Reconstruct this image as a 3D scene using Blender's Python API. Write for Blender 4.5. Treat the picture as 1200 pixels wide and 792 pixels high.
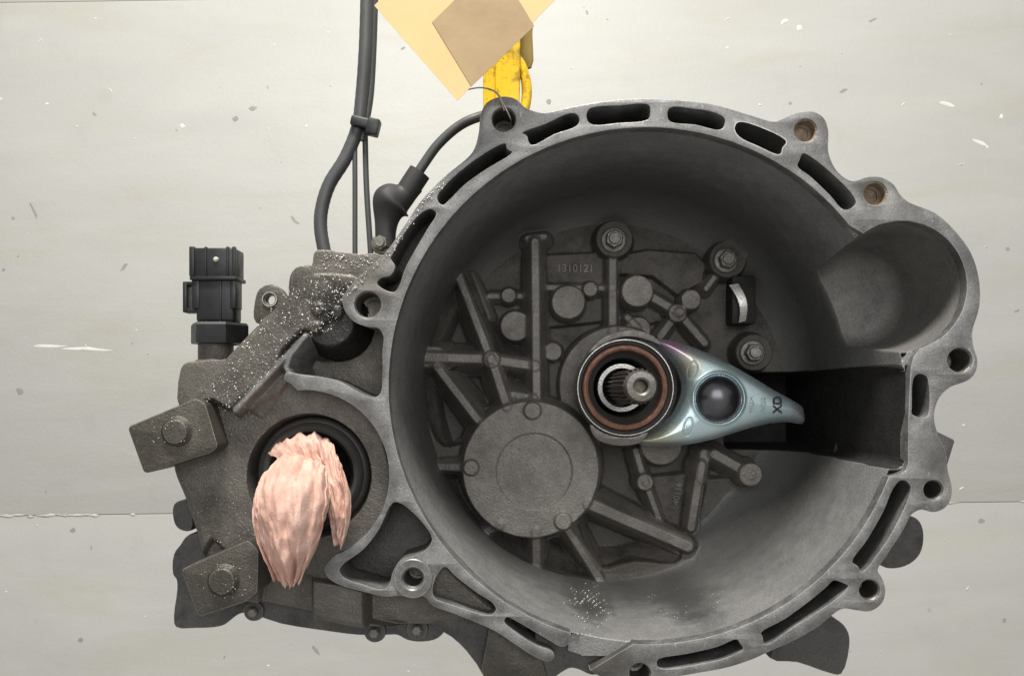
import bpy, bmesh, math, random
import numpy as np
from mathutils import Vector, Matrix, noise as mnoise

random.seed(7); np.random.seed(7)
scene = bpy.context.scene
for o in list(bpy.data.objects): bpy.data.objects.remove(o)
COL = scene.collection

# ------------------------------------------------------------------ camera
S = 0.0005            # metres per drawing unit (flange plane)
DC = 1000.0           # camera distance from the flange plane, drawing units
CX, CY = 600.0, 460.0 # where the lens axis meets the flange plane
def W(x, y, d): return Vector(((x-CX)*S, d*S, (CY-y)*S))
def U(x, y, d):       # a sighting (x, y) of something d behind the flange plane -> its true place
    k = 1+d/DC
    return (CX+(x-CX)*k, CY+(y-CY)*k)
cam = bpy.data.cameras.new('camera'); camo = bpy.data.objects.new('camera', cam); COL.objects.link(camo)
camo.location = (0, -DC*S, 0); camo.rotation_euler = (math.radians(90), 0, 0)
cam.sensor_width = 36; cam.lens = 36*DC/1200; cam.shift_y = 64/1200
cam.clip_start = 0.01; cam.clip_end = 50
scene.camera = camo
# ------------------------------------------------------------------ light
world = bpy.data.worlds.new('World'); scene.world = world; world.use_nodes = True
bg = world.node_tree.nodes['Background']; bg.inputs[0].default_value = (1.0, 0.975, 0.94, 1); bg.inputs[1].default_value = 0.47
def area(name, loc, target, sx, sy, power, col):
    l = bpy.data.lights.new(name, 'AREA'); l.shape = 'RECTANGLE'; l.size = sx; l.size_y = sy; l.energy = power; l.color = col
    o = bpy.data.objects.new(name, l); COL.objects.link(o); o.location = loc
    o.rotation_euler = (Vector(target)-Vector(loc)).to_track_quat('-Z', 'Y').to_euler()
    return o
area('ceiling_lamp', (-0.12, -0.52, 1.35), (0, 0.05, 0), 0.60, 0.25, 41, (1.0, 0.965, 0.91))
area('front_fill', (0.3, -2.8, 0.8), (0, 0, 0), 1.8, 1.2, 26, (0.98, 0.985, 1.0))  # added soft fill from behind the camera, not a known window
scene.view_settings.view_transform = 'Standard'; scene.view_settings.look = 'None'
scene.view_settings.exposure = 0.0; scene.view_settings.gamma = 1.0
scene.render.engine = 'CYCLES'
scene.render.resolution_x = 1024; scene.render.resolution_y = 675

# ------------------------------------------------------------------ materials
def lin(r, g, b):
    f = lambda c: (c/255/12.92) if c/255 <= 0.04045 else ((c/255+0.055)/1.055)**2.4
    return (f(r), f(g), f(b), 1)
class NT:
    def __init__(s, name):
        s.m = bpy.data.materials.new(name); s.m.use_nodes = True; s.t = s.m.node_tree; s.n = s.t.nodes; s.l = s.t.links
        s.b = s.n['Principled BSDF']; s.co = s.n.new('ShaderNodeTexCoord').outputs['Object']
    def add(s, typ, **kw):
        n = s.n.new(typ)
        for k, v in kw.items(): setattr(n, k, v)
        return n
    def put(s, sock, v):
        if isinstance(v, bpy.types.NodeSocket): s.l.new(v, sock)
        else: sock.default_value = v
    def mapping(s, scale, rot=(0,0,0)):
        m = s.add('ShaderNodeMapping'); s.l.new(s.co, m.inputs[0]); m.inputs['Scale'].default_value = scale; m.inputs['Rotation'].default_value = rot
        return m.outputs[0]
    def noise(s, scale, detail=4, rough=.55, vec=None, dist=0):
        n = s.add('ShaderNodeTexNoise'); s.l.new(vec or s.co, n.inputs['Vector'])
        n.inputs['Scale'].default_value = scale; n.inputs['Detail'].default_value = detail; n.inputs['Roughness'].default_value = rough; n.inputs['Distortion'].default_value = dist
        return n.outputs['Fac']
    def voro(s, scale, vec=None, feature='F1'):
        n = s.add('ShaderNodeTexVoronoi', feature=feature); s.l.new(vec or s.co, n.inputs['Vector']); n.inputs['Scale'].default_value = scale
        return n.outputs['Distance']
    def ramp(s, v, a, b, lo=0., hi=1.):
        n = s.add('ShaderNodeMapRange'); s.l.new(v, n.inputs[0]); n.clamp = True
        for i, q in enumerate((a, b, lo, hi)): n.inputs[1+i].default_value = q
        return n.outputs[0]
    def math(s, op, a, b=0.):
        n = s.add('ShaderNodeMath', operation=op); s.put(n.inputs[0], a); s.put(n.inputs[1], b); return n.outputs[0]
    def mix(s, f, a, b):
        n = s.add('ShaderNodeMix', data_type='RGBA'); s.put(n.inputs[0], f); s.put(n.inputs[6], a); s.put(n.inputs[7], b); return n.outputs[2]
    def near(s, x, y, d, r0, r1, wob=0.0, sq=(1,1,1)):   # mask: 1 within r0, 0 beyond r1 (drawing units)
        p = W(x, y, d)
        v = s.add('ShaderNodeVectorMath', operation='SUBTRACT'); s.l.new(s.co, v.inputs[0]); v.inputs[1].default_value = p
        w = s.add('ShaderNodeVectorMath', operation='MULTIPLY'); s.l.new(v.outputs[0], w.inputs[0]); w.inputs[1].default_value = sq
        q = s.add('ShaderNodeVectorMath', operation='LENGTH'); s.l.new(w.outputs[0], q.inputs[0])
        dist = q.outputs['Value']
        if wob: dist = s.math('ADD', dist, s.math('MULTIPLY', s.math('SUBTRACT', s.noise(70, 5, .65), .5), wob*S))
        return s.ramp(dist, r0*S, r1*S, 1, 0)
    def bump(s, h, strength, dist=0.001):
        n = s.add('ShaderNodeBump'); n.inputs['Strength'].default_value = strength; n.inputs['Distance'].default_value = dist
        s.l.new(h, n.inputs['Height']); s.l.new(n.outputs[0], s.b.inputs['Normal'])
    def fin(s, col, rough, metal, spec=.5):
        s.put(s.b.inputs['Base Color'], col); s.put(s.b.inputs['Roughness'], rough); s.put(s.b.inputs['Metallic'], metal); s.b.inputs['Specular IOR Level'].default_value = spec
        return s.m

def cast(name, c1, c2, rough=.55, metal=.4, grime=None, stains=(), deep_tint=None, edge=0., grain=.25, wear=0.0, scale=45):
    t = NT(name)
    f = t.ramp(t.noise(scale, 6, .65), .35, .68)
    col = t.mix(f, c1, c2)
    col = t.mix(t.math('MULTIPLY', t.ramp(t.noise(900, 3, .6), .38, .70), .5), col, tuple(v*.5 for v in c1[:3])+(1,))
    if wear:
        sc = t.ramp(t.noise(260, 6, .75, vec=t.mapping((1, 1, .35), (0, .5, 0))), .60, .72)
        col = t.mix(t.math('MULTIPLY', sc, wear), col, tuple(min(1, v*1.9) for v in c2[:3])+(1,))
    if grime:
        g = t.ramp(t.noise(28, 7, .7), .50, .66)
        col = t.mix(t.math('MULTIPLY', g, .75), col, grime)
    r = t.ramp(t.noise(120, 4), .3, .7, rough-.1, rough+.12)
    for (x, y, d, r0, r1, wob, sc, amount, srough) in stains:
        m = t.math('MULTIPLY', t.near(x, y, d, r0, r1, wob, (1, .3, 1) if d > 100 else (1, 1, 1)), amount)
        col = t.mix(m, col, sc)
        n = t.add('ShaderNodeMix'); t.put(n.inputs[0], m); t.put(n.inputs[2], r); n.inputs[3].default_value = srough; r = n.outputs[0]
    if edge:     # rubbed corners, painted brighter to carry edge highlights as well
        bv = t.add('ShaderNodeBevel', samples=4); bv.inputs['Radius'].default_value = 1.7*S
        ge = t.add('ShaderNodeNewGeometry'); dt = t.add('ShaderNodeVectorMath', operation='DOT_PRODUCT')
        t.l.new(bv.outputs[0], dt.inputs[0]); t.l.new(ge.outputs['Normal'], dt.inputs[1])
        em = t.math('MULTIPLY', t.ramp(dt.outputs['Value'], .985, .86, 0, 1), t.ramp(t.noise(180, 5, .7), .36, .6, .25, 1))
        col = t.mix(t.math('MULTIPLY', em, edge), col, lin(205,203,198))
    if deep_tint:  # colour grows darker with depth behind the flange plane
        dm, r0, r1, wob, sc, amount = deep_tint
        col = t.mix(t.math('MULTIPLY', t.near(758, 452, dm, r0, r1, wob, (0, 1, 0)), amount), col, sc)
    h = t.math('ADD', t.noise(700, 3, .6), t.math('MULTIPLY', t.noise(160, 4, .6), .8))
    t.bump(h, min(1., grain*1.6), .0008)
    return t.fin(col, r, metal)

ALU_A, ALU_B = lin(132, 130, 127), lin(158, 156, 152)
M = {}
M['flange'] = cast('machined_aluminium', lin(104,104,103), lin(150,150,148), .42, .5, edge=.75, grime=lin(96,95,92), wear=.7, grain=.12, scale=60,
    stains=((1140,310,0,10,46,50,lin(70,70,70),.55,.6), (960,150,0,6,22,34,lin(70,66,60),.5,.6), (700,775,0,20,70,60,lin(62,58,52),.75,.6), (1105,530,0,10,40,40,lin(80,78,76),.5,.6),
            (440,330,0,10,60,60,lin(90,84,74),.6,.4)))
M['bell'] = cast('cast_aluminium_grey', lin(128,128,127), lin(148,147,145), .55, .35, deep_tint=(330,160,275,120,lin(92,92,90),.92), grain=.3, scale=24,
    stains=((702,739,180,16,40,40,(.006,.006,.006,1),.95,.22), (832,737,150,16,44,50,(.02,.02,.02,1),.7,.3)))
M['pocket'] = cast('cast_aluminium_pocket', lin(112,110,107), lin(132,130,126), .58, .3, grime=lin(92,90,88), grain=.3, scale=24)
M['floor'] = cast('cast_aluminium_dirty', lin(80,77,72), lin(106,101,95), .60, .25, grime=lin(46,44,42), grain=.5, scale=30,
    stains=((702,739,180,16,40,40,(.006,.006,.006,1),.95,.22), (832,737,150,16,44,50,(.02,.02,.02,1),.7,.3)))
M['hub'] = cast('cast_aluminium_cover', lin(122,118,113), lin(146,142,136), .50, .38, edge=.3, grime=lin(102,98,93), grain=.5, scale=40)
M['case'] = cast('cast_aluminium_oily', lin(90,86,80), lin(112,107,100), .44, .38, edge=.7, grime=lin(64,61,56), grain=.4, scale=34,
    stains=((404,364,20,28,52,46,(.008,.008,.007,1),.97,.18), (350,345,20,10,60,60,lin(44,41,37),.5,.25)))
M['lug'] = cast('cast_aluminium_lug', lin(70,67,60), lin(92,88,80), .46, .38, edge=.7, wear=.3, grain=.4, scale=40)
M['rear'] = cast('cast_aluminium_rear', lin(76,75,73), lin(98,96,93), .55, .3, edge=.35, wear=.3, grime=lin(46,45,44), grain=.35, scale=30)
M['oily'] = cast('oil_soaked_cap', lin(16,15,14), lin(28,27,25), .38, .0, grain=.6, scale=120)
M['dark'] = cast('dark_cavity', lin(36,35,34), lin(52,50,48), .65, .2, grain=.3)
M['rust'] = cast('rusty_bore', lin(120,104,88), lin(176,160,140), .7, .2, grain=.6, scale=140)
M['steel'] = cast('bright_steel', lin(170,168,164), lin(190,188,184), .30, .9, grain=.08, scale=80)
M['dull_steel'] = cast('dull_steel', lin(110,107,102), lin(138,134,128), .45, .7, grain=.2, scale=90)
M['copper'] = cast('copper_race', lin(128,92,76), lin(156,120,102), .42, .45, grain=.25, scale=160, wear=.4)
M['shaft'] = cast('oiled_shaft', lin(84,78,70), lin(112,104,94), .35, .75, grain=.15, scale=90)
M['bolt'] = cast('bolt_steel', lin(118,115,109), lin(140,137,130), .45, .65, grain=.2, scale=100)
def simple(name, col, rough, metal=0., bumpscale=300, bs=.1, var=.25):
    t = NT(name); c = t.mix(t.ramp(t.noise(60, 5, .6), .3, .7), tuple(v*(1-var) for v in col[:3])+(1,), col)
    t.bump(t.noise(bumpscale, 4), bs, .0005)
    return t.fin(c, t.ramp(t.noise(150, 3), .3, .7, rough-.07, rough+.08), metal)
M['plastic'] = simple('black_plastic', lin(26,28,29), .42)
M['rubber'] = simple('black_rubber', lin(48,48,47), .6)
M['seal'] = simple('seal_rubber', lin(74,72,69), .42)
M['cable'] = simple('cable_sheath', lin(70,72,72), .5)
M['black'] = simple('black_ink', lin(22,24,24), .6)
M['white'] = simple('pale_mark', lin(190,188,180), .5)
M['wire'] = simple('tie_wire', lin(190,184,172), .3, .8)
M['grey_mark'] = simple('stamp_pale', lin(172,182,180), .45, .4)
# yellow painted steel
t = NT('yellow_paint'); c = t.mix(t.ramp(t.noise(90, 6, .7), .52, .66), lin(226,186,26), lin(150,120,30)); c = t.mix(t.ramp(t.noise(260, 4, .7), .62, .7), c, lin(60,52,36))
t.bump(t.noise(200, 4), .15, .0005); M['yellow'] = t.fin(c, .42, 0.)
M['olive'] = simple('olive_plate', lin(140,118,56), .45, .3)
# paper
t = NT('tag_film'); c = t.mix(t.ramp(t.noise(14, 5, .6), .35, .7), lin(198,168,114), lin(206,178,128))
t.bump(t.noise(40, 4), .15, .001); M['film'] = t.fin(c, .45, 0.)
t = NT('tag_card'); c = t.mix(t.ramp(t.noise(22, 4, .55), .48, .72), lin(158,135,98), lin(142,120,88))
t.bump(t.noise(30, 5), .3, .002); M['card'] = t.fin(c, .6, 0.)
# tissue
t = NT('pink_tissue'); c = t.mix(t.ramp(t.noise(50, 5, .6), .35, .7), lin(190,150,134), lin(212,180,166))
t.bump(t.math('ADD', t.noise(300, 5, .7), t.noise(90, 3)), .5, .0012); t.b.inputs['Subsurface Weight'].default_value = .15; t.b.inputs['Subsurface Radius'].default_value = (.004,.002,.0015); M['tissue'] = t.fin(c, .7, 0., .3)
# water beads
t = NT('clear_bead'); M['bead'] = t.fin(lin(186,182,174), .15, 0.2)
# fork plating
t = NT('zinc_plating')
tw = t.add('ShaderNodeSeparateXYZ'); t.l.new(t.co, tw.inputs[0])
base = t.mix(t.ramp(t.noise(40, 4, .5), .3, .7), lin(180,204,210), lin(198,214,216))
base = t.mix(t.near(828,376,180,16,44,24), base, lin(206,150,190))
base = t.mix(t.math('MULTIPLY', t.near(842,424,180,4,34,20), .7), base, lin(176,150,104))
base = t.mix(t.math('MULTIPLY', t.near(800,536,180,6,54,20), .8), base, lin(168,158,116))
base = t.mix(t.math('MULTIPLY', t.near(965,405,180,10,60,30), .45), base, lin(120,120,138))
base = t.mix(t.math('MULTIPLY', t.near(1008,487,190,4,20,24), .7), base, lin(120,108,92))
t.bump(t.noise(500, 3), .06, .0005)
M['zinc'] = t.fin(base, t.ramp(t.noise(120, 4), .3, .7, .22, .33), .62)
t = NT('dimple_metal'); M['dimple'] = t.fin(t.mix(t.ramp(t.noise(40, 3), .4, .65), lin(96,96,100), lin(122,120,124)), .27, .9)
# wall
t = NT('whitewashed_board')
st = t.noise(4, 6, .6, vec=t.mapping((.8, 1, 3), (0, .03, 0)), dist=.6)
c = t.mix(t.ramp(st, .25, .8), lin(172,172,168), lin(183,183,178))
c = t.mix(t.math('MULTIPLY', t.ramp(t.noise(6, 5, .6, vec=t.mapping((.5, 1, 2.6), (0, .05, 0)), dist=.8), .50, .72), .55), c, lin(172,169,154))
c = t.mix(t.math('MULTIPLY', t.ramp(t.noise(14, 6, .7), .55, .75), .3), c, lin(160,159,154))
sp = t.math('MULTIPLY', t.ramp(t.math('ADD', t.voro(16, vec=t.mapping((1, 1, 1.0), (0, .6, 0))), t.math('MULTIPLY', t.noise(150, 3), .06)), .06, .10, 1, 0), t.ramp(t.noise(7, 2), .50, .56))
c = t.mix(t.math('MULTIPLY', sp, .6), c, lin(146,142,134))
sp2 = t.math('MULTIPLY', t.ramp(t.math('ADD', t.voro(34, vec=t.mapping((1, 1, 2.2), (0, -.5, 0))), t.math('MULTIPLY', t.noise(120, 4, .7), .16)), .12, .20, 1, 0), t.ramp(t.noise(12, 3), .52, .62))
c = t.mix(t.math('MULTIPLY', sp2, .4), c, lin(166,163,154))
chips = t.math('MULTIPLY', t.ramp(t.math('ADD', t.voro(22, vec=t.mapping((1, 1, 1.8), (0, .9, 0))), t.math('MULTIPLY', t.noise(140, 3), .08)), .07, .11, 1, 0), t.ramp(t.noise(8, 2, vec=t.mapping((1.3,1,1.3))), .52, .57))
c = t.mix(chips, c, lin(222,221,216))
t.bump(t.math('ADD', t.math('ADD', t.math('MULTIPLY', t.noise(40, 5, .6, vec=t.mapping((.7,1,1.3))), .6), t.math('MULTIPLY', t.noise(180, 4, .6), .5)), t.math('MULTIPLY', t.math('SUBTRACT', chips, sp), .8)), .25, .003)
M['wall'] = t.fin(c, .55, 0., .4)
M['mark'] = simple('dirt_mark', lin(156,153,146), .7)
M['chip'] = simple('paint_chip', lin(226,225,221), .6)
M['paint_edge'] = simple('bare_edge', lin(205,203,197), .6)

# ------------------------------------------------------------------ builders
def link(o, parent=None, mat=None):
    COL.objects.link(o)
    if parent is not None:
        o.parent = parent; o.matrix_parent_inverse = parent_mw(parent).inverted()
    if mat is not None and o.data is not None and not o.data.materials: o.data.materials.append(mat)
    return o
def parent_mw(p):
    return p.matrix_basis.copy() if p.parent is None else parent_mw(p.parent) @ p.matrix_parent_inverse @ p.matrix_basis
def thing(name, loc, label, cat):
    o = bpy.data.objects.new(name, None); o.location = loc; o.empty_display_size = .02; COL.objects.link(o)
    o['label'] = label; o['category'] = cat
    return o
def me_obj(name, verts, faces, mat, parent=None, smooth=40, px=True):
    me = bpy.data.meshes.new(name)
    me.from_pydata([tuple(W(*v)) if px else tuple(v) for v in verts], [], faces); me.validate()
    bm = bmesh.new(); bm.from_mesh(me); bmesh.ops.recalc_face_normals(bm, faces=bm.faces); bm.to_mesh(me); bm.free()
    if smooth: me.shade_smooth(); me.set_sharp_from_angle(angle=math.radians(smooth))
    o = bpy.data.objects.new(name, me)
    return link(o, parent, mat)
def cr(pts, closed=True, n=6):
    P = [np.array(p[:2], float) for p in pts]; m = len(P); out = []
    for i in range(m if closed else m-1):
        p1, p2 = P[i], P[(i+1) % m]
        p0 = P[i-1] if (closed or i > 0) else 2*p1-p2
        p3 = P[(i+2) % m] if (closed or i+2 < m) else 2*p2-p1
        a1 = max(1e-6, np.linalg.norm(p1-p0))**.5; a2 = max(1e-6, np.linalg.norm(p2-p1))**.5; a3 = max(1e-6, np.linalg.norm(p3-p2))**.5
        m1 = (p2-p1) - a2*((p2-p0)/(a1+a2) - (p1-p0)/a1) - (p2-p1)*0
        m1 = a2*((p1-p0)/a1 - (p2-p0)/(a1+a2) + (p2-p1)/a2)
        m2 = a2*((p2-p1)/a2 - (p3-p1)/(a2+a3) + (p3-p2)/a3)
        for k in range(n):
            s = k/n; h = s*s
            out.append(tuple((2*h*s-3*h+1)*p1 + (h*s-2*h+s)*m1 + (-2*h*s+3*h)*p2 + (h*s-h)*m2))
    if not closed: out.append(tuple(P[-1]))
    return out
def circ(x, y, r, n=36, a0=0, a1=360):
    if a1-a0 == 360: return [(x+r*math.cos(2*math.pi*i/n), y+r*math.sin(2*math.pi*i/n)) for i in range(n)]
    return [(x+r*math.cos(math.radians(a0+(a1-a0)*i/n)), y+r*math.sin(math.radians(a0+(a1-a0)*i/n))) for i in range(n+1)]
def plate(name, outline, holes, d0, d1, mat, parent=None, bevel=.8, wob=0., shear=0.):
    cu = bpy.data.curves.new(name, 'CURVE'); cu.dimensions = '2D'; cu.fill_mode = 'BOTH'
    for pts in [outline]+list(holes):
        sp = cu.splines.new('POLY'); sp.points.add(len(pts)-1); sp.use_cyclic_u = True
        for q, (x, y) in zip(sp.points, pts): q.co = ((x-CX)*S, (CY-y)*S, 0, 1)
    cu.extrude = max(1e-6, ((d1-d0)/2-bevel)*S); cu.bevel_depth = bevel*S; cu.bevel_resolution = 1
    tmp = bpy.data.objects.new('tmp', cu); COL.objects.link(tmp)
    dg = bpy.context.evaluated_depsgraph_get()
    me = bpy.data.meshes.new_from_object(tmp.evaluated_get(dg))
    bpy.data.objects.remove(tmp); bpy.data.curves.remove(cu)
    n = len(me.vertices); co = np.empty(n*3, np.float32); me.vertices.foreach_get('co', co); co = co.reshape(-1, 3)
    new = np.stack([co[:,0], -co[:,2]+(d0+d1)/2*S, co[:,1]], 1)
    me.vertices.foreach_set('co', new.ravel().astype(np.float32)); me.update()
    bm = bmesh.new(); bm.from_mesh(me); bmesh.ops.remove_doubles(bm, verts=bm.verts, dist=S*.02); bmesh.ops.recalc_face_normals(bm, faces=bm.faces); bm.to_mesh(me); bm.free()
    me.name = name; me.materials.clear(); me.shade_smooth(); me.set_sharp_from_angle(angle=math.radians(35))
    return link(bpy.data.objects.new(name, me), parent, mat)
def lathe(name, prof, x, y, mat, parent=None, n=56, axis='d', d=0, closed=False, smooth=35):
    V, F = [], []; m = len(prof)
    for i in range(n):
        a = 2*math.pi*i/n
        for r, h in prof:
            if axis == 'd': V.append((x+r*math.cos(a), y+r*math.sin(a), h))
            else: V.append((x+r*math.cos(a), h, d+r*math.sin(a)))
    for i in range(n):
        j = (i+1) % n
        for k in range(m if closed else m-1):
            l = (k+1) % m
            F.append((i*m+k, i*m+l, j*m+l, j*m+k))
    o = me_obj(name, V, F, mat, parent, smooth)
    bm = bmesh.new(); bm.from_mesh(o.data); bmesh.ops.remove_doubles(bm, verts=bm.verts, dist=S*.01); bmesh.ops.recalc_face_normals(bm, faces=bm.faces); bm.to_mesh(o.data); bm.free()
    o.data.shade_smooth(); o.data.set_sharp_from_angle(angle=math.radians(smooth))
    return o
def box(name, x0, x1, y0, y1, d0, d1, mat, parent=None, bev=2., seg=2, rot=0., taper=0.):
    cx, cy, cd = (x0+x1)/2, (y0+y1)/2, (d0+d1)/2
    bm = bmesh.new(); bmesh.ops.create_cube(bm, size=1)
    for v in bm.verts: v.co = Vector((v.co.x*(x1-x0), v.co.y*(d1-d0), v.co.z*(y1-y0)))*S
    if bev: bmesh.ops.bevel(bm, geom=bm.edges[:], offset=bev*S, segments=seg, affect='EDGES', profile=.5)
    bmesh.ops.transform(bm, matrix=Matrix.Translation(W(cx, cy, cd)) @ Matrix.Rotation(math.radians(rot), 4, 'Y'), verts=bm.verts)
    me = bpy.data.meshes.new(name); bm.to_mesh(me); bm.free(); me.shade_smooth(); me.set_sharp_from_angle(angle=math.radians(35))
    return link(bpy.data.objects.new(name, me), parent, mat)
def spath(pts, n=8):
    P = [np.array(p, float) for p in pts]; out = []
    for i in range(len(P)-1):
        p0 = P[i-1] if i else 2*P[0]-P[1]; p1, p2 = P[i], P[i+1]; p3 = P[i+2] if i+2 < len(P) else 2*p2-p1
        for k in range(n):
            s = k/n
            out.append(.5*((2*p1)+(-p0+p2)*s+(2*p0-5*p1+4*p2-p3)*s*s+(-p0+3*p1-3*p2+p3)*s**3))
    out.append(P[-1]); return out
def tube(name, pts, r, mat, parent=None, n=16, sub=8, rfun=None):
    P = spath(pts, sub) if sub > 1 else [np.array(p, float) for p in pts]
    V, F = [], []; prev = None
    for i, p in enumerate(P):
        tg = P[min(i+1, len(P)-1)]-P[max(i-1, 0)]; tg = tg/np.linalg.norm(tg)
        ref = prev if prev is not None else (np.array([0, 0, 1.]) if abs(tg[2]) < .9 else np.array([1., 0, 0]))
        a = ref-tg*ref.dot(tg); a /= np.linalg.norm(a); b = np.cross(tg, a); prev = a
        rr = r if rfun is None else rfun(i/(len(P)-1), i)
        for k in range(n):
            an = 2*math.pi*k/n; V.append(tuple(p+rr*(a*math.cos(an)+b*math.sin(an))))
    for i in range(len(P)-1):
        for k in range(n): F.append((i*n+k, i*n+(k+1) % n, (i+1)*n+(k+1) % n, (i+1)*n+k))
    F.append(tuple(range(n))); F.append(tuple((len(P)-1)*n+k for k in range(n)))
    return me_obj(name, V, F, mat, parent, 50)
def text(name, s, x, y, d, h, mat, parent=None, rot=0., depth=.6, bold=0.):
    cu = bpy.data.curves.new(name, 'FONT'); cu.body = s; cu.size = h*S*1.35; cu.extrude = depth*S; cu.align_x = 'CENTER'; cu.align_y = 'CENTER'; cu.offset = bold*S
    tmp = bpy.data.objects.new('tmp', cu); COL.objects.link(tmp)
    dg = bpy.context.evaluated_depsgraph_get(); me = bpy.data.meshes.new_from_object(tmp.evaluated_get(dg))
    bpy.data.objects.remove(tmp); bpy.data.curves.remove(cu)
    me.transform(Matrix.Translation(W(x, y, d)) @ Matrix.Rotation(math.radians(-rot), 4, 'Y') @ Matrix.Rotation(math.radians(90), 4, 'X'))
    me.materials.clear(); me.name = name
    return link(bpy.data.objects.new(name, me), parent, mat)

# ---- signed distances on numpy grids (drawing units)
def sd_circle(X, Y, x, y, r): return np.hypot(X-x, Y-y)-r
def sd_seg(X, Y, a, b):
    ax, ay = a; bx, by = b; dx, dy = bx-ax, by-ay
    t = np.clip(((X-ax)*dx+(Y-ay)*dy)/(dx*dx+dy*dy), 0, 1)
    return np.hypot(X-ax-t*dx, Y-ay-t*dy), t
def sd_poly(X, Y, P):
    d = np.full(X.shape, 1e9); ins = np.zeros(X.shape, bool); n = len(P)
    for i in range(n):
        a, b = P[i], P[(i+1) % n]
        d = np.minimum(d, sd_seg(X, Y, a, b)[0])
        if a[1] != b[1]:
            c = ((a[1] > Y) != (b[1] > Y)) & (X < (b[0]-a[0])*(Y-a[1])/(b[1]-a[1])+a[0])
            ins ^= c
    return np.where(ins, -d, d)
def sd_rect(X, Y, x0, x1, y0, y1, r=0):
    qx = np.abs(X-(x0+x1)/2)-(x1-x0)/2+r; qy = np.abs(Y-(y0+y1)/2)-(y1-y0)/2+r
    return np.hypot(np.maximum(qx, 0), np.maximum(qy, 0))+np.minimum(np.maximum(qx, qy), 0)-r
def smin(a, b, k):
    h = np.clip(.5+.5*(b-a)/k, 0, 1); return b*(1-h)+a*h-k*h*(1-h)
def smax(a, b, k): return -smin(-a, -b, k)
class Field:
    def __init__(s, x0, x1, y0, y1, step):
        s.xs = np.arange(x0, x1+step, step); s.ys = np.arange(y0, y1+step, step); s.step = step
        s.X, s.Y = np.meshgrid(s.xs, s.ys); s.d = np.zeros(s.X.shape); s.lab = np.zeros(s.X.shape, int); s.parts = [None]
    def raise_(s, sd, top, slope=6., k=14., part=None, round_=2.):
        tp = np.maximum(sd, 0); f = top+slope*(np.sqrt(tp*tp+round_*round_)-round_)
        if part is not None:
            s.parts.append(part); s.lab[f < s.d-1.] = len(s.parts)-1
        s.d = smin(s.d, f, k)
    def sink(s, sd, bottom, slope=8., k=6., part=None, lim=3):
        f = bottom-slope*np.maximum(sd, 0)
        if part is not None:
            s.parts.append(part); s.lab[(f > s.d+.5) & (sd < lim)] = len(s.parts)-1
        s.d = smax(s.d, f, k)
    def at(s, x, y):
        i = int(np.clip((y-s.ys[0])/s.step, 0, len(s.ys)-1)); j = int(np.clip((x-s.xs[0])/s.step, 0, len(s.xs)-1)); return s.d[i, j]
    def build(s, keep, root, base, mats, skirt=None, outline=None):
        """one smooth casting surface, split into its labelled parts; outline: signed distance for a clean trimmed edge"""
        X, Y = s.X.copy(), s.Y.copy(); d = s.d
        gy, gx = np.gradient(d, s.step)
        N = np.stack([-gx, np.full(d.shape, -1.)*1.0, gy*1.0], -1)   # world x, y(depth), z(up = -Y)
        N = np.stack([gx, -np.ones(d.shape), -gy], -1); N /= np.linalg.norm(N, axis=-1, keepdims=True)
        if outline is not None:
            oy, ox = np.gradient(outline, s.step); g = np.hypot(ox, oy)+1e-6
            near = (outline > 0) & (outline < 1.6*s.step)
            X = np.where(near, X-ox/g*outline, X); Y = np.where(near, Y-oy/g*outline, Y)
            keep = outline < 1.45*s.step
        co = np.stack([(X-CX)*S, d*S, (CY-Y)*S], -1).reshape(-1, 3); N = N.reshape(-1, 3)
        h, w = d.shape; idx = np.arange(h*w).reshape(h, w)
        q = np.stack([idx[:-1,:-1], idx[1:,:-1], idx[1:,1:], idx[:-1,1:]], -1)
        ok = keep[:-1,:-1] & keep[1:,:-1] & keep[1:,1:] & keep[:-1,1:]
        lab = s.lab[:-1,:-1]; objs = {}
        for L in range(len(s.parts)):
            qq = q[ok & (lab == L)]
            if len(qq) == 0: continue
            used, inv = np.unique(qq.ravel(), return_inverse=True)
            me = bpy.data.meshes.new('x'); me.vertices.add(len(used)); me.vertices.foreach_set('co', co[used].ravel().astype(np.float32))
            nf = len(qq); me.loops.add(nf*4); me.polygons.add(nf)
            me.polygons.foreach_set('loop_start', np.arange(nf, dtype=np.int32)*4)
            me.loops.foreach_set('vertex_index', inv.astype(np.int32).ravel())
            me.update(calc_edges=True); me.validate()
            me.shade_smooth(); me.normals_split_custom_set_from_vertices([tuple(v) for v in N[used]])
            nm, mt, par = (base if L == 0 else s.parts[L])
            me.name = nm
            objs[L] = link(bpy.data.objects.new(nm, me), par or root, mats.get(mt, M.get(mt)))
        if skirt is not None:
            okp = np.pad(ok, 1); F = []; ring = {}
            V = []
            def vid(k, b):
                key = (k, b)
                if key not in ring: ring[key] = len(V); p = co[k]; V.append((p[0], p[1] if not b else skirt*S, p[2]))
                return ring[key]
            I, J = np.nonzero(ok)
            for i, j in zip(I, J):
                for (di, dj, a, b) in ((-1,0,idx[i,j],idx[i,j+1]), (1,0,idx[i+1,j+1],idx[i+1,j]), (0,-1,idx[i+1,j],idx[i,j]), (0,1,idx[i,j+1],idx[i+1,j+1])):
                    if not okp[i+1+di, j+1+dj]: F.append((vid(a,0), vid(b,0), vid(b,1), vid(a,1)))
            me_obj('case_side', V, F, mats.get(base[1], M.get(base[1])), objs.get(0) or root, 50, px=False)
        return objs
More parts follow.
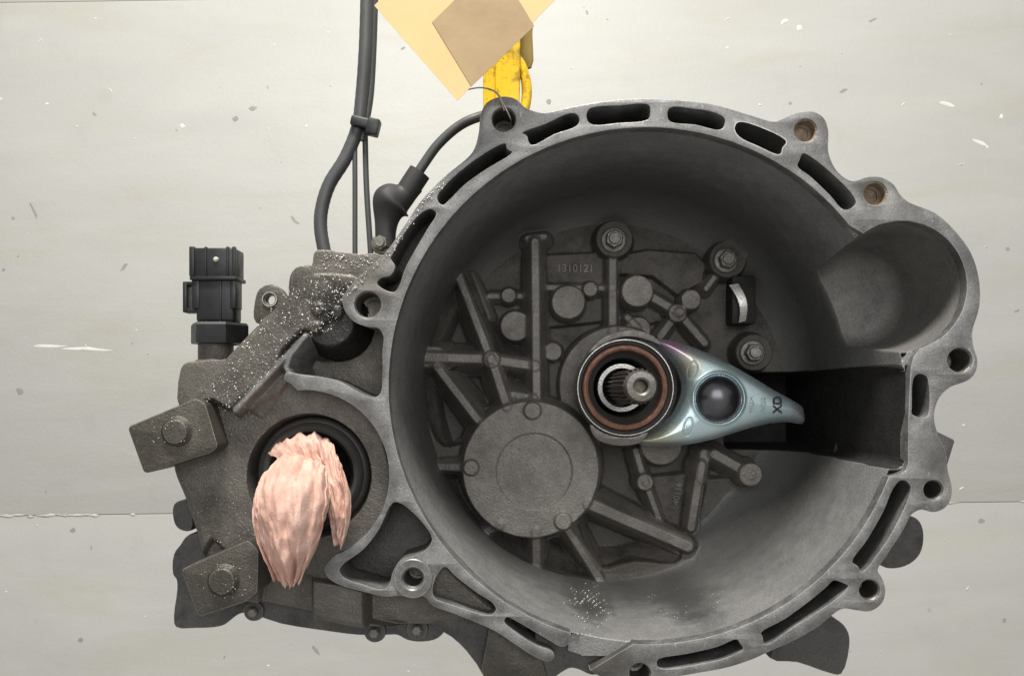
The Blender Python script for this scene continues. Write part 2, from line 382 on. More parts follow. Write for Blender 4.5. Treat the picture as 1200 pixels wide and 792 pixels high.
# ================================================================== the wall behind
wall = bpy.data.objects.new('wall', None); wall.location = W(600, 800, 1500); wall.rotation_euler = (0, math.radians(-.8), 0); COL.objects.link(wall); wall['kind'] = 'structure'
def panel(z0, z1):
    bm = bmesh.new(); bmesh.ops.create_cube(bm, size=1)
    for v in bm.verts: v.co = Vector((v.co.x*3.2, v.co.y*.02+.01, (z0+z1)/2+v.co.z*(z1-z0)))
    bmesh.ops.bevel(bm, geom=bm.edges[:], offset=.0011, segments=2, affect='EDGES', profile=.5)
    me = bpy.data.meshes.new('panel'); bm.to_mesh(me); bm.free(); me.shade_smooth(); me.set_sharp_from_angle(angle=math.radians(30))
    o = bpy.data.objects.new('panel', me); COL.objects.link(o); o.parent = wall; me.materials.append(M['wall']); return o
panel(-1.4, -.0003); panel(.0003, .7513); panel(.7515, 1.6)
# chipped filler along the seam between the two boards
V, F = [], []
for i in range(26):
    x = random.uniform(-1.0, 1.0) if i > 14 else random.uniform(-.78, -.55); w = random.uniform(.004, .02); h = random.uniform(.001, .0028); z = random.uniform(-.0015, .0015)
    b = len(V); V += [(x-w, -.0006, z), (x, -.0006, z+h), (x+w, -.0006, z+h*.3), (x+w*.3, -.0006, z-h), (x, -.0022, z)]
    F += [(b, b+1, b+4), (b+1, b+2, b+4), (b+2, b+3, b+4), (b+3, b, b+4)]
me = bpy.data.meshes.new('seam_filler'); me.from_pydata(V, [], F); o = bpy.data.objects.new('seam_filler', me); COL.objects.link(o); o.parent = wall; o['kind'] = 'stuff'; me.materials.append(M['paint_edge'])

def marks(name, spots, mat, th):
    V, F = [], []; rnd = random.Random(len(spots))
    for x, y, r, el, an in spots:
        cx, cz = (U(x, y, 1500)[0]-600)*S, -(U(x, y, 1500)[1]-800)*S; b = len(V); n = 9
        for i in range(n):
            t = 2*math.pi*i/n; q = r*2.5*S*rnd.uniform(.55, 1.2); px, pz = q*math.cos(t)*el, q*math.sin(t)/el
            V.append((cx+px*math.cos(an)-pz*math.sin(an), -.0002, cz+px*math.sin(an)+pz*math.cos(an)))
        V.append((cx, -.0002-th, cz)); F += [(b+i, b+(i+1) % n, b+n) for i in range(n)]
    me = bpy.data.meshes.new(name); me.from_pydata(V, [], F); me.shade_smooth()
    o = bpy.data.objects.new(name, me); COL.objects.link(o); o.parent = wall; o['kind'] = 'stuff'; me.materials.append(mat)
rw = random.Random(3)
dk = [(303,123,4,1.2,.3),(282,135,3.5,1,.1),(117,127,2.5,1.3,-.6),(45,240,5,2.2,-1.1),(20,248,2.5,1,0),(25,450,4.5,1.1,.2),(85,614,4,1.2,0),(92,742,3,1,0),(368,758,4.5,1.8,-1),(1150,618,3.5,1.2,.3),(545,84,3,1,0),(650,120,4,1.2,1.),(1030,30,3,1.8,.5),(995,112,4,1.6,.3),(350,255,4,1.8,-.8),(150,306,4,1.9,.9),(8,308,2,1,0),(1175,735,3,1,0),(1185,300,2.5,1,0),(480,55,2.5,1.3,.4)]
dk += [(rw.uniform(0,1200), rw.uniform(0,792), rw.choice((.7,.9,1.1,1.5,2.2)), rw.uniform(1,2), rw.uniform(-1.5,1.5)) for _ in range(34)]
wt = [(927,30,4,1.3,.6),(945,38,4,1.2,0),(1117,130,5,2.,-.3),(1180,145,3,1,0),(1155,175,5,2.2,-.4),(220,143,3,1,0),(1163,180,2,1,0),(100,402,10,3.5,-.05),(60,398,7,3,0),(365,145,2,1,0)]
wt += [(rw.uniform(0,1200), rw.uniform(0,792), rw.choice((.8,1.,1.3,2.)), rw.uniform(1,2.4), rw.uniform(-1,1)) for _ in range(40)]
marks('dirt_mark', dk, M['mark'], .0002); marks('paint_chip', wt, M['chip'], .0015)

# ================================================================== the gearbox
G = thing('gearbox', W(600, 735, 150), 'grey cast aluminium car gearbox with open bell housing, hung before a whitewashed wall', 'gearbox')
BX, BY, BR = 758., 452., 303.5
PX, PY, PR = 1057., 335., 77.

# ---- bell housing: machined flange face
arc = lambda x, y, r, a0, a1, n: [(x+r*math.cos(math.radians(a0+(a1-a0)*i/n)), y+r*math.sin(math.radians(a0+(a1-a0)*i/n))) for i in range(n+1)]
inner = arc(BX, BY, BR, 93, 20.6, 40) + [(1052,557),(1062,552),(1065,543),(1065,510),(1066,470),(1068,432),(1071,419)] + arc(PX, PY, PR, 74, -126, 60) + arc(BX, BY, BR, -38.5, -252.8, 130)
tailp = cr([(667,752),(660,757),(640,747),(604,726),(594,722),(590,728),(604,741),(630,757),(646,763),(649,769),(642,774),(628,769),(604,754),(585,741),(560,729),(530,717),(508,709),(497,698),(484,700),(470,697),(452,698),(425,692),(400,685),(386,677),(381,666),(390,654)], False, 4)[1:]
sealarc = arc(356, 557, 101, 68, -94, 44)
top = cr([(341,449),(334,444),(336,437),(349,439),(393,446),(428,464),(440,466),(447,460),(449,436),(449,410),(450,394),(444,384),(431,382),(415,376),(405,364),(402,350),(411,336),(423,323),(451,298),(470,272),(494,236),(521,208),(550,184),(557,174),(562,155),(564,135),(570,122),(580,116),(592,114),(604,117),(614,126),(625,131),(637,133),(650,131),(682,124),(736,117),(790,118),(835,123),(860,130),(883,137),(907,143),(923,137),(938,132),(954,132),(965,139),(970,153),(970,177),(977,196),(988,208),(1000,213),(1017,208),(1034,209),(1047,217),(1054,228),(1064,237),(1078,243),(1095,250),(1118,270),(1138,298),(1147,329),(1147,360),(1139,388),(1140,405),(1145,423),(1142,437),(1134,445),(1113,453),(1100,466),(1094,487),(1098,507),(1108,530),(1110,550),(1115,572),(1113,586),(1106,595),(1094,599),(1080,596),(1068,602),(1058,620),(1040,648),(1028,668),(1033,677),(1037,692),(1033,706),(1020,715),(1004,714),(988,712),(972,722),(960,732),(935,747),(904,761),(880,772),(852,781),(820,787),(792,792),(775,797),(764,808),(750,813),(734,810),(722,802),(706,793),(693,785)], False, 4)
outline = inner+tailp+sealarc+top
slots = [
 [(505,244),(512,250),(502,268),(492,285),(476,314),(468,336),(462,343),(450,340),(441,332),(446,325),(457,322),(462,312),(457,303),(460,296),(475,270),(492,250)],
 [(512,229),(530,208),(560,184),(588,168),(593,168),(595,174),(601,178),(598,182),(570,199),(545,217),(527,235),(519,241),(513,237)],
 [(611,156),(640,144),(668,132),(677,134),(680,142),(675,149),(650,158),(624,171),(619,167),(617,160)],
 [(692,126),(725,123),(756,121),(762,124),(762,138),(757,142),(725,145),(695,147),(688,142),(687,132)],
 [(784,126),(815,127),(840,132),(850,139),(849,149),(843,153),(815,147),(787,144),(782,139)],
 [(868,143),(890,149),(920,164),(921,168),(917,173),(915,180),(911,181),(890,172),(866,160),(861,151),(863,145)],
 [(941,179),(955,186),(980,207),(1000,228),(1004,238),(998,245),(988,246),(972,229),(950,208),(934,195),(936,188)],
 [(1078,437),(1086,440),(1089,448),(1089,484),(1085,490),(1075,489),(1068,485),(1068,476),(1069,447),(1072,440)],
 [(1055,562),(1063,563),(1068,570),(1066,582),(1047,622),(1030,648),(1012,670),(1008,670),(1005,664),(998,658),(1015,633),(1035,598),(1046,572)],
 [(977,679),(988,682),(995,686),(985,698),(960,716),(930,735),(899,755),(895,754),(893,746),(891,741),(920,724),(950,702),(968,687)],
 [(772,771),(805,765),(840,757),(864,748),(868,753),(872,760),(858,768),(845,773),(810,780),(778,784),(770,781),(769,775)],
 [(521,663),(535,675),(560,694),(578,706),(582,714),(576,721),(555,717),(530,709),(509,701),(506,693),(510,676)],
 [(460,588),(470,589),(480,596),(495,611),(507,631),(500,644),(487,651),(470,657),(461,670),(457,684),(448,691),(425,685),(403,677),(397,668),(402,660),(425,643),(443,620)],
]
HOLES = [(590.5,140,14.5,'dull'),(944,153,14,'rust'),(1026,227,14.5,'rust'),(1125,422,15,'dull'),(1094,574,12,'dull'),(1019,691,12.5,'dull'),(750,789,13,'dull'),(431,357,16,'dull'),(484,677,12,'dull')]
bell = plate('bell_housing', outline, [cr(s, True, 4) for s in slots]+[circ(x, y, r+.8) for x, y, r, k in HOLES], 0, 64, M['flange'], G, .9)
plate('flange_web', outline, [], 65, 78, M['rear'], bell, .5)
for x, y, r, k in HOLES:
    dp = 15 if k == 'rust' else 46
    b = lathe('bolt_hole', [(r+.5, .4), (r-1.5, 3.), (r-1.7, dp), (r*.62, dp+1.), (r*.6, dp+3.), (0, dp+3.)], x, y, M['rust'] if k == 'rust' else M['dull_steel'], bell, 40)
lathe('raised_face', [(23.5, 2), (23, -2.5), (22, -3.5), (14, -3.5), (12.6, -2.), (12.4, 20)], 484, 677, M['flange'], bell, 48)
V, F = [], []; nA = 180; rings = ((79,1,0), (190,.995,0), (212,.97,0), (214,1.02,1), (440,1.02,1), (452,.95,1))
for dd, k, plain in rings:
    for i in range(nA):
        a = 2*math.pi*i/nA; r = 322.; ux_, uy_ = math.cos(a), math.sin(a)
        ex, ey = PX-BX, PY-BY; pr = ex*ux_+ey*uy_; h2 = ex*ex+ey*ey-pr*pr
        if not plain and pr > 0 and h2 < 88*88: r = max(r, pr+math.sqrt(88*88-h2))
        V.append((BX+r*k*ux_, BY+r*k*uy_, dd))
for k in range(len(rings)-1):
    for i in range(nA): F.append((k*nA+i, k*nA+(i+1) % nA, (k+1)*nA+(i+1) % nA, (k+1)*nA+i))
F.append(tuple((len(rings)-1)*nA+i for i in range(nA)))
me_obj('bell_shell', V, F, M['rear'], bell, 50)

# ---- bell interior: one casting surface
f = Field(446, 1142, 140, 772, 1.25); X, Y = f.X, f.Y
ang = np.degrees(np.arctan2(Y-BY, X-BX))
Rf = np.interp(ang, [-180,-135,-90,-45,-5,10,45,90,135,180], [36,55,74,84,60,80,115,72,52,36])
sb = BR-np.hypot(X-BX, Y-BY); w0 = 16.
def cavity(s, d0, R, w0):
    top = d0-R
    sw = np.clip(s-w0, 0, R)
    return np.where(s <= w0, 1.5+np.maximum(s, 0)/w0*(top-1.5), top+np.sqrt(np.maximum(R*R-(R-sw)**2, 0)))
dl = cavity(sb, 300., Rf, w0)
wob = np.array([[mnoise.noise((x*.012, y*.012, 3.)) for x in f.xs[::8]] for y in f.ys[::8]])
ii = np.arange(len(f.ys))/8; jj = np.arange(len(f.xs))/8
wob = np.stack([np.interp(jj, np.arange(wob.shape[1]), r) for r in wob]); wob = np.stack([np.interp(ii, np.arange(wob.shape[0]), wob[:, j]) for j in range(wob.shape[1])], 1)
dl = dl+wob*4*np.clip(sb/60, 0, 1)
sp = PR-np.hypot(X-PX, Y-PY)
dp_ = cavity(sp, 150., 24., 12.)
un = np.maximum(np.maximum(sb, sp), -sd_rect(X, Y, 925, 1064, 424, 550, 2))
f.d = np.where(sb > -1, dl, 1.5+5*np.maximum(-un-1, 0))
cusp = (np.hypot(X-1003, Y-263) < 11) | (np.hypot(X-1072, Y-421) < 9)
f.d = np.where(cusp & (un < 0), 1.8, f.d); f.d = smax(f.d, np.where(sp > 0, dp_, 0), 34.)
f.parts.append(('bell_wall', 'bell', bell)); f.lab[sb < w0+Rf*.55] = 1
f.parts.append(('starter_pocket', 'pocket', bell)); f.lab[(sp > 0) & (dp_ > dl-4)] = 2
# broken rim at the bottom
nb = sd_poly(X, Y, [(668,748),(740,752),(738,766),(700,775),(668,765)])
f.d = np.where((nb < 3) & (sb < 4), 14+wob*8, f.d)
def sc(d): return 1+d/DC
def rib(pts, w, t0, t1=None, slope=4.2, k=19., part='rib', mat='hub'):
    t1 = t0 if t1 is None else t1
    best = None
    for i in range(len(pts)-1):
        n = len(pts)-1; ta, tb = t0+(t1-t0)*i/n, t0+(t1-t0)*(i+1)/n
        a, b = U(*pts[i], ta), U(*pts[i+1], tb)
        dist, t = sd_seg(X, Y, a, b)
        sd = dist-w/2*sc(ta); tt = ta+(tb-ta)*t
        fld = tt+slope*(np.sqrt(np.maximum(sd, 0)**2+2.2)-1.48)
        best = fld if best is None else np.minimum(best, fld)
    f.parts.append((part, mat, bell)); f.lab[best < f.d-1.5] = len(f.parts)-1
    f.d = smin(f.d, best, k)
def boss(x, y, r, t, slope=9., k=10., part='boss', mat='hub', rnd=1.6):
    cx, cy = U(x, y, t); f.raise_(sd_circle(X, Y, cx, cy, r*sc(t)), t, slope, k, (part, mat, bell), rnd)
def panel_(poly, t, part='raised_pad', mat='floor', slope=5., k=6.):
    f.raise_(sd_poly(X, Y, [U(x, y, t) for x, y in poly]), t, slope, k, (part, mat, bell), 2.)
# floor pads
panel_([(637,300),(700,297),(709,306),(710,331),(640,333)], 288)
panel_([(727,300),(760,294),(815,298),(826,310),(822,330),(795,345),(765,322),(728,320)], 288)
panel_([(760,560),(808,555),(806,620),(786,622)], 286)
panel_([(830,562),(862,560),(862,578),(822,615),(820,610)], 284)
panel_([(632,425),(657,425),(657,470),(634,470)], 280)
panel_([(640,352),(712,350),(712,375),(645,382)], 292)
panel_([(730,352),(768,352),(775,375),(740,384)], 292)
# webbed ring at the left, with cored-out pockets between the ribs
RT = 258.; fl = np.clip((sb-w0-Rf*.35)/(Rf*.5), 0, 1); fl = fl*fl*(3-2*fl)
f.raise_(sd_poly(X, Y, [U(x, y, RT) for x, y in ((490,405),(522,318),(545,318),(582,412),(632,424),(634,470),(700,585),(815,640),(806,664),(720,704),(630,694),(560,642),(508,560),(486,470))]), RT, 3., 14., ('cored_web', 'floor', bell), 3.)
for poly in ([(531,338),(562,402),(554,411),(508,402),(502,392),(516,362)], [(527,436),(568,434),(582,464),(568,474),(556,468)], [(598,437),(621,437),(622,461),(604,463)], [(497,437),(509,436),(550,490),(544,514),(520,520),(507,500)],
             [(519,560),(538,562),(554,590),(572,612),(565,619),(545,602)], [(577,629),(592,622),(617,634),(621,650),(600,649),(582,640)], [(640,640),(656,632),(668,645),(701,696),(690,707),(664,692),(645,668)], [(682,606),(702,602),(796,648),(790,657),(742,655),(702,664),(690,640)]):
    q_ = cr([U(x, y, RT) for x, y in poly], True, 3)
    f.d = smax(f.d, np.minimum(312-16*np.maximum(sd_poly(X, Y, q_), 0), dl+30*fl), 9.)
boss(725, 452, 69, 262, part='bearing_seat')
boss(622, 550, 79, 216, 7., 26., 'bearing_cover', 'hub', 2.5)
hubL = len(f.parts)-1
# ribs
rib([(627,284),(628,370),(629,472)], 8, 252, 226)
rib([(618,279),(638,277)], 5, 262)
rib([(537,322),(575,421)], 7, 250, 236)
rib([(552,322),(572,372)], 5, 272, 268)
rib([(488,418),(512,418)], 22, 246, 246)
rib([(492,418),(576,421),(627,429)], 9, 242, 236)
rib([(512,430),(560,492)], 7, 244, 222)
rib([(576,421),(594,476)], 8, 236, 222)
rib([(600,462),(625,466)], 6, 236, 230)
rib([(512,547),(552,548)], 7, 236, 220)
rib([(562,628),(586,614)], 7, 246, 222)
rib([(516,560),(560,626)], 5, 276, 262)
rib([(628,622),(629,668)], 8, 222, 242)
rib([(624,674),(637,682)], 6, 250, 256)
rib([(666,622),(711,692)], 6, 222, 256)
rib([(690,590),(806,640)], 11, 222, 250)
rib([(694,596),(804,650)], 5, 262, 270)
rib([(822,545),(810,618)], 8, 256, 262)
rib([(826,532),(822,560)], 10, 262, 264)
rib([(838,532),(880,556)], 9, 256, 248)
rib([(745,528),(756,565)], 6, 266, 260); rib([(757,566),(774,612)], 5, 262, 270)
rib([(718,284),(718,395)], 8, 272, 268)
rib([(640,337),(718,338)], 5, 280); rib([(574,347),(626,347)], 5, 280)
rib([(766,349),(795,366)], 8, 274); rib([(774,394),(795,366),(826,402)], 7, 274); rib([(828,338),(853,304)], 5, 276)
rib([(796,366),(810,352)], 7, 274)
rib([(735,372),(748,385)], 5, 280)
# bosses
for x, y, r, t in ((576,421,9,233),(666,354,19,262),(747,341,18,262),(692,339,8,270),(596,346,8,272),(648,412,10,266),(810,351,11,268),(794,367,10,270),(756,565,9,256),(604,382,17,266),(880,556,13,244),(775,520,24,270),(748,386,14,280),(560,300,0.5,290)):
    boss(x, y, r, t)
for x, y, r in ((624,481,9),(552,548,8),(660,611,9)): boss(x, y, r, 210., 3., 1.5, 'pin_boss', 'hub', .6)
BOLTS = [(720,280),(853,304),(884,413)]
for x, y in BOLTS: boss(x, y, 21, 268, 8, 12, 'bolt_boss', 'floor')
cx, cy = U(626, 552, 217); f.sink(sd_circle(X, Y, cx, cy, 44*1.217), 218.6, 2.5, 1.2, ('cover_recess', 'hub', bell))
# slot for the release fork
f.sink(sd_rect(X, Y, 925, 1057, 431, 543, 6), 420, 60., 4., ('fork_window', 'dark', bell), 9)  # dark colour given to the window in place of its unlit depth
keep = cusp | (sb > -2.) | (sd_rect(X, Y, 925, 1066, 420, 556, 2) < 4) | (sp > -3) | (nb < 3)
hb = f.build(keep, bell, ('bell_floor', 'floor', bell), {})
BF = f
text('cast_number', '1310121', *U(674, 315, 286), 286.5, 12, M['hub'], bell, 0, .9)
text('cast_number', '40116', *U(794, 578, 285), 285, 10, M['hub'], bell, 80, .9)
cx, cy = U(521, 283, 120)
box('dark_slot', cx-9, cx+9, cy-17, cy+17, 96, 150, M['black'], bell, 2, 2, 33)  # solid block; its black colour stands in for the hole's darkness
def hexbolt(x, y, d, r, mat, parent, h=16, flange=True):
    o = lathe('bolt', [(r*1.5, d), (r*1.5, d-2.5), (r*1.38, d-4), (r*.9, d-5)], x, y, mat, parent, 36)
    n = 6; V, F = [], []
    a0 = random.uniform(0, 1)
    for dd, rr in ((d-4, r*1.1), (d-h+2, r*1.1), (d-h, r*.95)):
        for i in range(6): V.append((x+rr*math.cos(a0+i*math.pi/3), y+rr*math.sin(a0+i*math.pi/3), dd))
    for k in range(2):
        for i in range(6): F.append((k*6+i, k*6+(i+1) % 6, k*6+6+(i+1) % 6, k*6+6+i))
    F.append(tuple(range(12, 18)))
    me_obj('bolt_head', V, F, mat, o, 20)
    lathe('bolt_shank', [(r*.72, d-h+1), (r*.7, d-h-3), (r*.6, d-h-4), (0, d-h-4)], x, y, mat, o, 24)
    return o
for x, y in BOLTS:
    cx, cy = U(x, y, 256); hexbolt(cx, cy, 268, 12.5, M['bolt'], G)
# bright spring clip on the floor
V, F = [], []
for i in range(13):
    t = i/12; px, py = 860+10*t+5*math.sin(t*math.pi), 333+44*t
    cx, cy = U(px, py, 255)
    for (ox, od) in ((-6.5,0),(6.5,0),(6.5,4),(-6.5,4)): V.append((cx+ox*(1-.25*t), cy-ox*.18, 256+od-4*math.sin(t*math.pi)))
for i in range(12):
    for k in range(4): F.append((i*4+k, i*4+(k+1)%4, i*4+4+(k+1)%4, i*4+4+k))
F += [(0,1,2,3),(48,49,50,51)]
me_obj('spring_clip', V, F, M['steel'], G, 40)
box('spring_clip_pad', *[v for v in (U(866,350,290)[0]-18, U(866,350,290)[0]+18)], U(866,352,290)[1]-34, U(866,352,290)[1]+38, 262, 300, M['dark'], bell, 4, 2)

# ---- release bearing, sleeve and input shaft
AX, AY = 756., 453.
rb = lathe('release_bearing', [(67, 235), (67.2, 176), (66.2, 173), (65, 173), (64.4, 176), (64.4, 200)], AX, AY, M['steel'], G, 80)
lathe('bearing_shield', [(64.6, 180), (61, 178.5), (59, 181), (58, 190)], AX, AY, M['seal'], rb, 80)
lathe('bearing_race', [(59.5, 190), (59, 176), (57.5, 174), (54, 173), (51.5, 174), (50, 177), (49.6, 196)], AX, AY, M['copper'], rb, 80)
lathe('bearing_bore', [(50, 188), (46, 192), (42, 196), (40, 230), (38, 262), (34, 262)], AX, AY, M['seal'], rb, 64)
lathe('bearing_hub', [(66, 205), (60, 210), (52, 240), (50, 264)], AX, AY, M['dull_steel'], rb, 64)
sl = lathe('guide_sleeve', [(35, 270), (35, 214), (34, 212), (28, 212), (27, 214), (26.5, 270)], AX, AY, M['steel'], G, 64)
for pts in ([(690,413),(704,398),(722,390),(745,388),(764,394),(774,404),(764,400),(748,395),(732,394),(712,400)], [(692,498),(706,507),(724,512),(742,512),(758,507),(750,517),(733,521),(712,519),(697,511)]):
    plate('bearing_clip', cr([U(x, y, 186) for x, y in pts], True, 4), [], 182, 192, M['dull_steel'], rb, 1.)
shaft = lathe('input_shaft', [(19.8, 46), (19.6, 33), (17.6, 28), (11, 27), (8.6, 29), (7.6, 34), (7.4, 70), (0, 74)], AX, AY-.6, M['dull_steel'], G, 48)
V, F = [], []; T = 22; nseg = T*4
for dd in (44, 47, 300):
    for i in range(nseg):
        ph = i % 4; rr = (22.6 if ph in (0, 1) else 19.6) - (2.2 if dd == 44 else 0); a = 2*math.pi*(i+(.25 if ph in (1, 3) else 0))/nseg
        V.append((AX+rr*math.cos(a), AY-.6+rr*math.sin(a), dd))
for k in range(2):
    for i in range(nseg): F.append((k*nseg+i, k*nseg+(i+1) % nseg, (k+1)*nseg+(i+1) % nseg, (k+1)*nseg+i))
F.append(tuple(range(nseg)))
me_obj('spline', V, F, M['shaft'], shaft, 20)

# ---- release fork: pressed and plated sheet
FD = 192.
fk = [(709,392),(735,389),(755,394),(770,396),(785,398),(810,405),(835,415),(860,427),(885,441),(910,456),(936,470),(946,477),(948,482),(949,494),(946,497),(930,495),(910,496),(890,500),(872,505),(853,511),(835,516),(810,521),(785,523),(762,523),(747,520),(715,517),(694,506),(704,501),(735,512),(765,506),(788,488),(801,462),(801,446),(792,426),(770,405),(740,396),(716,397)]
fo = cr([U(x, y, FD) for x, y in fk], True, 5)
h = Field(715, 1050, 365, 555, .65)
osd = sd_poly(h.X, h.Y, fo); s_ = np.maximum(-osd, 0)
for _ in range(14):
    sp_ = np.pad(s_, 1, mode='edge'); s_ = (sp_[:-2,1:-1]+sp_[2:,1:-1]+sp_[1:-1,:-2]+sp_[1:-1,2:]+4*sp_[1:-1,1:-1])/8
h.d = FD+14-20*(1-np.exp(-s_/4.5))-4*(1-np.exp(-s_/22.))
armx = np.clip((h.X-850)/180, 0, 1); h.d = h.d+armx*10
dx_, dy_ = U(841, 467, FD); rr = np.hypot(h.X-dx_, h.Y-dy_)
ring = 2.5*np.exp(-((rr-34.5)/3.)**2); h.d = h.d-ring
h.parts.append(('pivot_dimple', 'dimple', None)); DR = 27.*1.19
h.lab[rr < DR] = 1
dome = np.sqrt(np.maximum(DR**2-rr**2, 0))*.62
h.d = h.d+5*np.exp(-(np.maximum(rr-DR, 0)/2.5)**2)-dome
# stamped oval badges pressed into the sheet
for (bx, by, a) in ((811,434,15), (805,500,12)):
    cx, cy = U(bx, by, FD); ca, sa = math.cos(math.radians(a)), math.sin(math.radians(a))
    u = (h.X-cx)*ca+(h.Y-cy)*sa; v = -(h.X-cx)*sa+(h.Y-cy)*ca
    e = np.hypot(u/6.2, v/12.); h.d = h.d+.8*np.exp(-((e-1)/.13)**2)
fr = h.build(None, G, ('release_fork', 'zinc', None), {}, skirt=FD+22, outline=osd)
fork = fr[0]
for L, o in fr.items():
    if L: o.parent = fork; o.matrix_parent_inverse = parent_mw(fork).inverted()
for o in [c for c in bpy.data.objects if c.name.startswith('case_side')]: o.name = 'fork_edge'
fd = lambda x, y: h.at(*U(x, y, FD))-.4
text('stamp', 'XD', *U(911, 474, FD), fd(911, 474)-1.5, 12.5, M['black'], fork, 90, .5, .3)
text('stamp', 'WL5H', *U(880, 474, FD), fd(880, 474)-.6, 6.2, M['grey_mark'], fork, 90, .4)
text('stamp', 'NE22', *U(894, 474, FD), fd(894, 474)-.6, 6.8, M['grey_mark'], fork, 90, .4)
text('stamp', 'KM', *U(811, 434, FD), fd(811, 434)-.2, 4.6, M['grey_mark'], fork, 75, .4)
text('stamp', 'C', *U(805, 500, FD), fd(805, 500)-.2, 5.5, M['grey_mark'], fork, 78, .4)

# ---- differential side of the casing
c = Field(185, 610, 300, 755, 1.25); X, Y = c.X, c.Y
co_ = cr([(340,341),(352,328),(366,318),(405,318),(425,322),(441,345),(448,385),(447,440),(446,500),(460,560),(478,600),(503,640),(530,674),(560,702),(600,738),(590,743),(560,738),(512,742),(470,742),(422,741),(355,728),(300,717),(255,709),(240,695),(220,628),(205,585),(192,548),(198,520),(217,470),(248,436),(279,402)], True, 5)
osd = sd_poly(X, Y, co_); s_ = np.maximum(-osd, 0)
c.d = 26.+0*X
wb = np.zeros(X.shape)
c.raise_(sd_poly(X, Y, [(343,330),(366,318),(408,320),(425,330),(402,352),(385,374),(358,392),(277,480),(262,474),(248,466),(212,474)]), 4., 4., 2.5, ('strengthening_rib', 'case', None), 2.)
c.raise_(sd_poly(X, Y, [(355,398),(337,420),(334,440),(300,486),(286,478)]), 20., 2., 4., None, 2.)
c.raise_(sd_poly(X, Y, [(357,684),(395,690),(424,698),(424,745),(357,735)]), 16., 4., 4., None, 1.)
c.sink(sd_poly(X, Y, [(300,672),(356,684),(356,742),(290,742)]), 44., 4., 6.)
c.sink(sd_poly(X, Y, [(200,700),(240,640),(300,700),(300,742),(200,742)]), 34., 2., 6.)
c.sink(sd_circle(X, Y, 356, 557, 99), 24., 1.0, 4., ('seal_housing', 'case', None))
c.sink(sd_circle(X, Y, 356, 557, 99), 16., 1.6, 4.)
c.sink(sd_circle(X, Y, 356, 560, 71), 58., 9., 4., ('seal_recess', 'rear', None))
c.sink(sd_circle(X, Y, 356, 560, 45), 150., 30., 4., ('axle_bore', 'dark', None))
c.sink(sd_poly(X, Y, [(343,441),(337,430),(341,418),(357,400),(372,404),(400,388),(415,380),(449,385),(449,462),(440,465),(428,462),(393,445)]), 62., 4., 8., ('casting_pocket', 'case', None))
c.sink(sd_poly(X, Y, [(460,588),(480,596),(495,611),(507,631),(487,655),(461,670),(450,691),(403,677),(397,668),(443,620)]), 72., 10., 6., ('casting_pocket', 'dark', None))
c.sink(sd_poly(X, Y, [(430,700),(480,705),(530,725),(590,748),(560,745),(480,745),(430,735)]), 40., 3., 6., None)
lip = np.minimum(sd_seg(X, Y, (357,394), (275,481))[0], np.minimum(sd_seg(X, Y, (357,394), (340,416))[0], np.minimum(sd_seg(X, Y, (340,416), (335,430))[0], sd_seg(X, Y, (335,430), (341,443))[0])))
c.raise_(lip-2.2, 0., 5., 2., ('edge_lip', 'flange', None), 1.)
c.sink(sd_circle(X, Y, 431, 357, 21), 75., 40., 3.); c.sink(sd_circle(X, Y, 484, 677, 19), 75., 40., 3.)
c.raise_(sd_circle(X, Y, 385, 377, 27), 6., 4., 5., ('oily_cap', 'oily', None), 3.)
for x, y, r in ((372,362,5.5),(393,366,5.5),(369,384,5)): c.raise_(sd_circle(X, Y, x, y, r), 1., 2., 2., None, 2.)
wob = np.array([[mnoise.fractal((x*.03, y*.03, 7.), 1., 2., 3) for x in c.xs[::4]] for y in c.ys[::4]])
ii = np.arange(len(c.ys))/4; jj = np.arange(len(c.xs))/4
wob = np.stack([np.interp(jj, np.arange(wob.shape[1]), r) for r in wob]); wob = np.stack([np.interp(ii, np.arange(wob.shape[0]), wob[:, j]) for j in range(wob.shape[1])], 1)
c.d = c.d+wob*1.0+.10*np.maximum(7-s_, 0)**2
cs = c.build(None, G, ('differential_case', 'case', None), {}, skirt=110, outline=osd)
case = cs[0]
for L, o in cs.items():
    if L: o.parent = case; o.matrix_parent_inverse = parent_mw(case).inverted()
# mounting lugs
def lug(poly, bx, by, br, d0):
    l = plate('mounting_lug', cr([p for q in poly for p in ((q),)], True, 1) if False else rounded(poly, 3.), [], d0, 60, M['lug'], case, 2.5)
    lathe('lug_boss', [(br+4, d0+.5), (br+1, d0-2), (br, d0-5), (br-2, d0-7), (br-6, d0-7.5), (0, d0-7)], bx, by, M['lug'], l, 40)
def rounded(poly, r):
    out = []; n = len(poly)
    for i in range(n):
        p0, p1, p2 = (np.array(poly[k % n], float) for k in (i-1, i, i+1))
        a = p1+(p0-p1)/np.linalg.norm(p0-p1)*r; b = p1+(p2-p1)/np.linalg.norm(p2-p1)*r
        for t in (0, .33, .67, 1): out.append(tuple((1-t)**2*a+2*t*(1-t)*p1+t*t*b))
    return out
lug([(157,501),(234,469),(243,474),(257,522),(250,528),(175,551)], 212, 505, 15, -12)
lug([(219,666),(294,633),(304,643),(303,690),(290,700),(238,717)], 266, 677, 16, -12)
# scuff of bare metal
plate('scuff', cr([(250,596),(268,592),(280,591),(287,596),(283,600),(270,598)], True, 3), [], 20.2, 22, M['white'], case, .2) if False else None
# oil seal in the axle bore
seal = lathe('oil_seal', [(70, 60), (69, 50), (66, 46), (63, 45), (60, 38), (56, 35), (52, 37), (50, 44), (47, 50), (44, 62), (43, 110)], 356, 559, M['seal'], case, 72)

